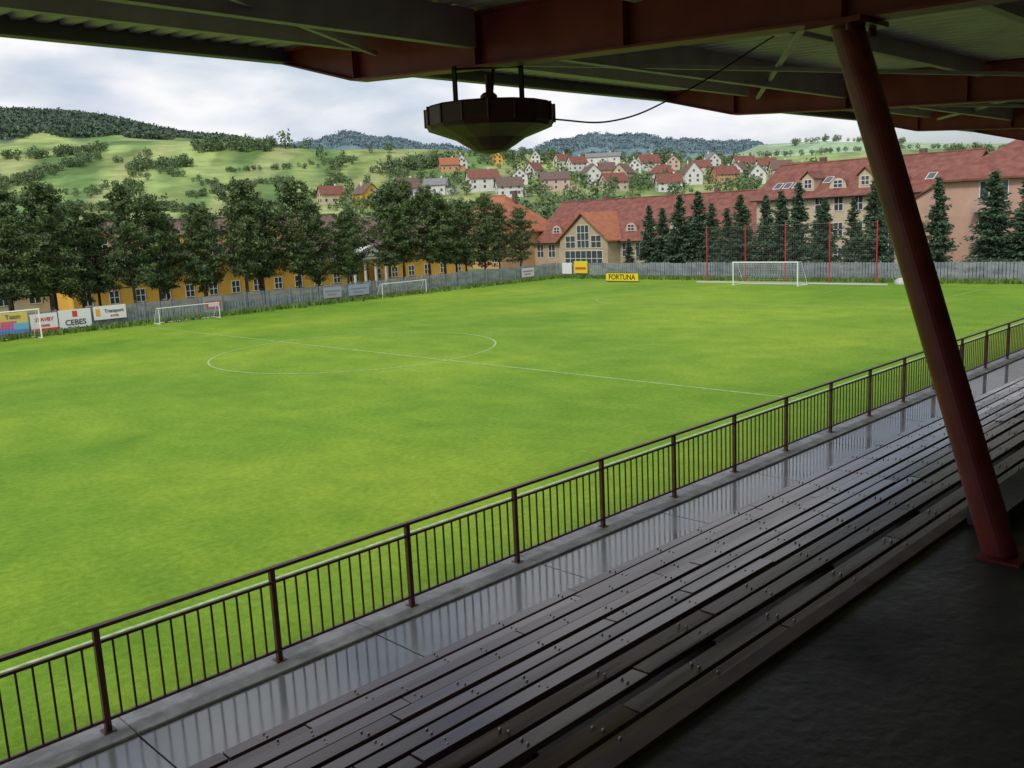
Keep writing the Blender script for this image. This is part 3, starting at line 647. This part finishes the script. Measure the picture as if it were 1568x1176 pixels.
def house(az,ee,w,wm,rm,h=5.2,rh=3.6,hip=0,turn=0,side=False):
    x,y,z,r=site(az,ee); rot=math.radians(az)-math.pi/2+turn
    d=w*.78; mb=MB()
    mb.box(-w/2,w/2,-d/2,d/2,-4,h,0)
    if not hip:
        for xx in (-w/2,w/2-.2): mb.add([(xx,-d/2,h),(xx+.2,-d/2,h),(xx+.2,d/2,h),(xx,d/2,h),(xx,0,h+rh-.15),(xx+.2,0,h+rh-.15)],[(0,4,3),(1,2,5),(0,1,5,4),(2,3,4,5)],0)
    gable_roof(mb,-w/2,w/2,-d/2,d/2,h,h+rh,.6,.2,hip*w*.33,1)
    mb.box(w*.2,w*.2+.7,.3,1.0,h+rh*.5,h+rh+.9,3)
    nw=3
    for k in range(2):
        for i in range(nw):
            xx=-w/2+w*(i+.5)/nw; zz=.8+k*2.6
            if zz+1.3>h: continue
            mb.box(xx-.75,xx+.75,-d/2-.04,-d/2+.02,zz-.1,zz+1.5,3); mb.box(xx-.6,xx+.6,-d/2-.08,-d/2-.045,zz,zz+1.4,2)
        for yy in (-d*.22,d*.22):
            for sg in (-1,1):
                xs_=sg*w/2
                mb.box(min(xs_,xs_+sg*.06),max(xs_,xs_+sg*.06),yy-.65,yy+.65,.8+k*2.6,2.2+k*2.6,2)
    if not hip:
        for sg in (-1,1): mb.box(min(sg*w/2,sg*(w/2+.06)),max(sg*w/2,sg*(w/2+.06)),-.6,.6,h+.3,h+1.5,2)
    if side:
        mb.box(w/2+.001,w/2+4,-d/2+1,d/2-1,-4,2.6,0); mb.box(w/2+.002,w/2+4.3,-d/2+.7,d/2-.7,2.605,2.8,1)
    mb.obj("village_house",[wm,rm,m_glass,m_frame],loc=(x,y,z-.2),rot=rot)
P2=math.pi/2
HL=[(55.8,.028,11,m_crm,m_tr,4.6,3.6,0,.3),(53.7,.023,11,m_yel,m_tb,6.4,4,0,P2+.5),(51.2,.031,11,m_whi,m_tb,5,4.4,0,.5),(49.4,.0336,11,m_whi,m_tg,4.4,3,0,-.3),
(46.6,.035,15,m_whi,m_tr,6,4.2,0,.2),(44.3,.040,11,m_whi,m_tr,4.8,4,0,P2),(42.2,.0315,14,m_pink,m_tb,5.8,3.6,0,.15),(40,.036,13,m_whi,m_tb,5.8,5,0,P2+.3),
(39.2,.053,22,m_whi,m_tg,6.4,2.8,0,0),(36.5,.0473,13,m_whi,m_tr,5,5,0,.4),(38,.0375,12,m_crm,m_tb,5,5,0,P2-.4),(35.7,.034,13,m_whi,m_tr,5.5,4.5,1,.3),
(34,.031,13,m_whi,m_tb,6,6,0,P2+.3),(32,.0305,13,m_ora,m_tr,5,4.4,0,.5),(30.1,.0285,12,m_whi,m_tg,5.4,5,0,P2),(48.6,.057,11,m_ora,m_to,4,4,0,.2),(47.8,.059,9,m_whi,m_tg,4,4.5,0,P2),
(45.7,.062,9,m_yel,m_tb,4.4,4,0,P2+.2),(43.3,.060,8,m_whi,m_tb,5,4,0,P2),(40.8,.0505,11,m_whi,m_tr,5,4,0,.5),(30.9,.041,13,m_whi,m_tr,5,4.6,0,.4),
(32.8,.046,12,m_whi,m_tg,5.2,4.6,0,P2+.4),(28.8,.032,12,m_crm,m_tb,5.4,5,0,.3),(35.0,.047,11,m_pink,m_tr,5,4,0,P2),(33.4,.040,11,m_crm,m_tr,5,4,0,.1),(41.7,.056,9,m_whi,m_tr,4.5,3.6,0,.6),
(37.3,.046,10,m_whi,m_tg,5,4,0,P2),(45.0,.0275,12,m_whi,m_tb,5,4,0,.2),(38.6,.028,12,m_crm,m_tr,5,4,0,.5),(35.3,.024,12,m_whi,m_tr,5,4,0,.2),(43.4,.046,9,m_whi,m_tr,4.5,4,0,.9),
(31.2,.034,11,m_whi,m_tb,5,4.4,0,P2-.3),(29.6,.038,11,m_whi,m_tr,5,4.4,0,.2),(27.8,.030,12,m_whi,m_tr,5,4.4,0,.6),(39.0,.043,9,m_ora,m_tb,4.6,4,0,.3),(52.3,.018,12,m_whi,m_tg,5,4,0,.3)]
for i,(az,ee,w_,wm,rm,h_,rh_,hp,tn) in enumerate(HL): house(az,ee,w_,wm,rm,h_,rh_,hp,tn,side=(i%3==0))
# ------------------------------------------------------------ world / sky
W=bpy.data.worlds.new("World"); scene.world=W; W.use_nodes=True; nt=W.node_tree; bg=nt.nodes["Background"]
SUN_EL,SUN_AZ=48,200
sky=nt.nodes.new("ShaderNodeTexSky"); sky.sky_type='NISHITA'; sky.sun_disc=False
sky.sun_elevation=math.radians(SUN_EL); sky.sun_rotation=math.radians(90-SUN_AZ); sky.dust_density=3; sky.air_density=1
tc=nt.nodes.new("ShaderNodeTexCoord"); mp=nt.nodes.new("ShaderNodeMapping"); mp.inputs["Scale"].default_value=(1,1,2.8); mp.inputs["Location"].default_value=(.3,.1,0)
nz=nt.nodes.new("ShaderNodeTexNoise"); nz.inputs["Scale"].default_value=3.4; nz.inputs["Detail"].default_value=8; nz.inputs["Roughness"].default_value=.5
nt.links.new(tc.outputs["Generated"],mp.inputs[0]); nt.links.new(mp.outputs[0],nz.inputs["Vector"])
rp=nt.nodes.new("ShaderNodeValToRGB"); e_=rp.color_ramp.elements; e_[0].position=.40; e_[0].color=(.35,.35,.35,1); e_[1].position=.54; e_[1].color=(1,1,1,1)
nt.links.new(nz.outputs["Fac"],rp.inputs[0])
nz2=nt.nodes.new("ShaderNodeTexNoise"); nz2.inputs["Scale"].default_value=6.5; nz2.inputs["Detail"].default_value=7; nz2.inputs["Roughness"].default_value=.5
nt.links.new(mp.outputs[0],nz2.inputs["Vector"])
rc=nt.nodes.new("ShaderNodeValToRGB"); e_=rc.color_ramp.elements; e_[0].position=.38; e_[0].color=(4.5,4.85,5.6,1); e_[1].position=.60; e_[1].color=(6.5,6.5,6.6,1)
nt.links.new(nz2.outputs["Fac"],rc.inputs[0])
mx=nt.nodes.new("ShaderNodeMix"); mx.data_type='RGBA'; nt.links.new(rp.outputs[0],mx.inputs["Factor"]); nt.links.new(sky.outputs[0],mx.inputs["A"]); nt.links.new(rc.outputs[0],mx.inputs["B"])
nt.links.new(mx.outputs["Result"],bg.inputs["Color"]); bg.inputs["Strength"].default_value=.15
sl=bpy.data.lights.new("sun","SUN"); sl.energy=2.2; sl.angle=math.radians(12); sl.color=(1,.95,.87)
so=bpy.data.objects.new("sun",sl); col.objects.link(so)
d=Vector((math.cos(math.radians(SUN_AZ))*math.cos(math.radians(SUN_EL)),math.sin(math.radians(SUN_AZ))*math.cos(math.radians(SUN_EL)),math.sin(math.radians(SUN_EL))))
so.rotation_euler=d.to_track_quat('Z','Y').to_euler()
# ------------------------------------------------------------ camera
cam=bpy.data.cameras.new("camera"); co=bpy.data.objects.new("camera",cam); col.objects.link(co)
cam.sensor_width=36; cam.lens=36*1400/1568; cam.clip_end=20000; cam.clip_start=.05
d1=Vector((.7051,.1557,-.6918)).normalized(); d2=Vector((-.7134,.0894,-.6950)); d2=(d2-d1*d1.dot(d2)).normalized(); d3=d1.cross(d2)
M=Matrix((d1,d2,d3))
co.matrix_world=Matrix.Translation((0,0,CZ))@M.to_4x4()
scene.camera=co
scene.view_settings.view_transform='Standard'; scene.view_settings.look='None'; scene.view_settings.exposure=0
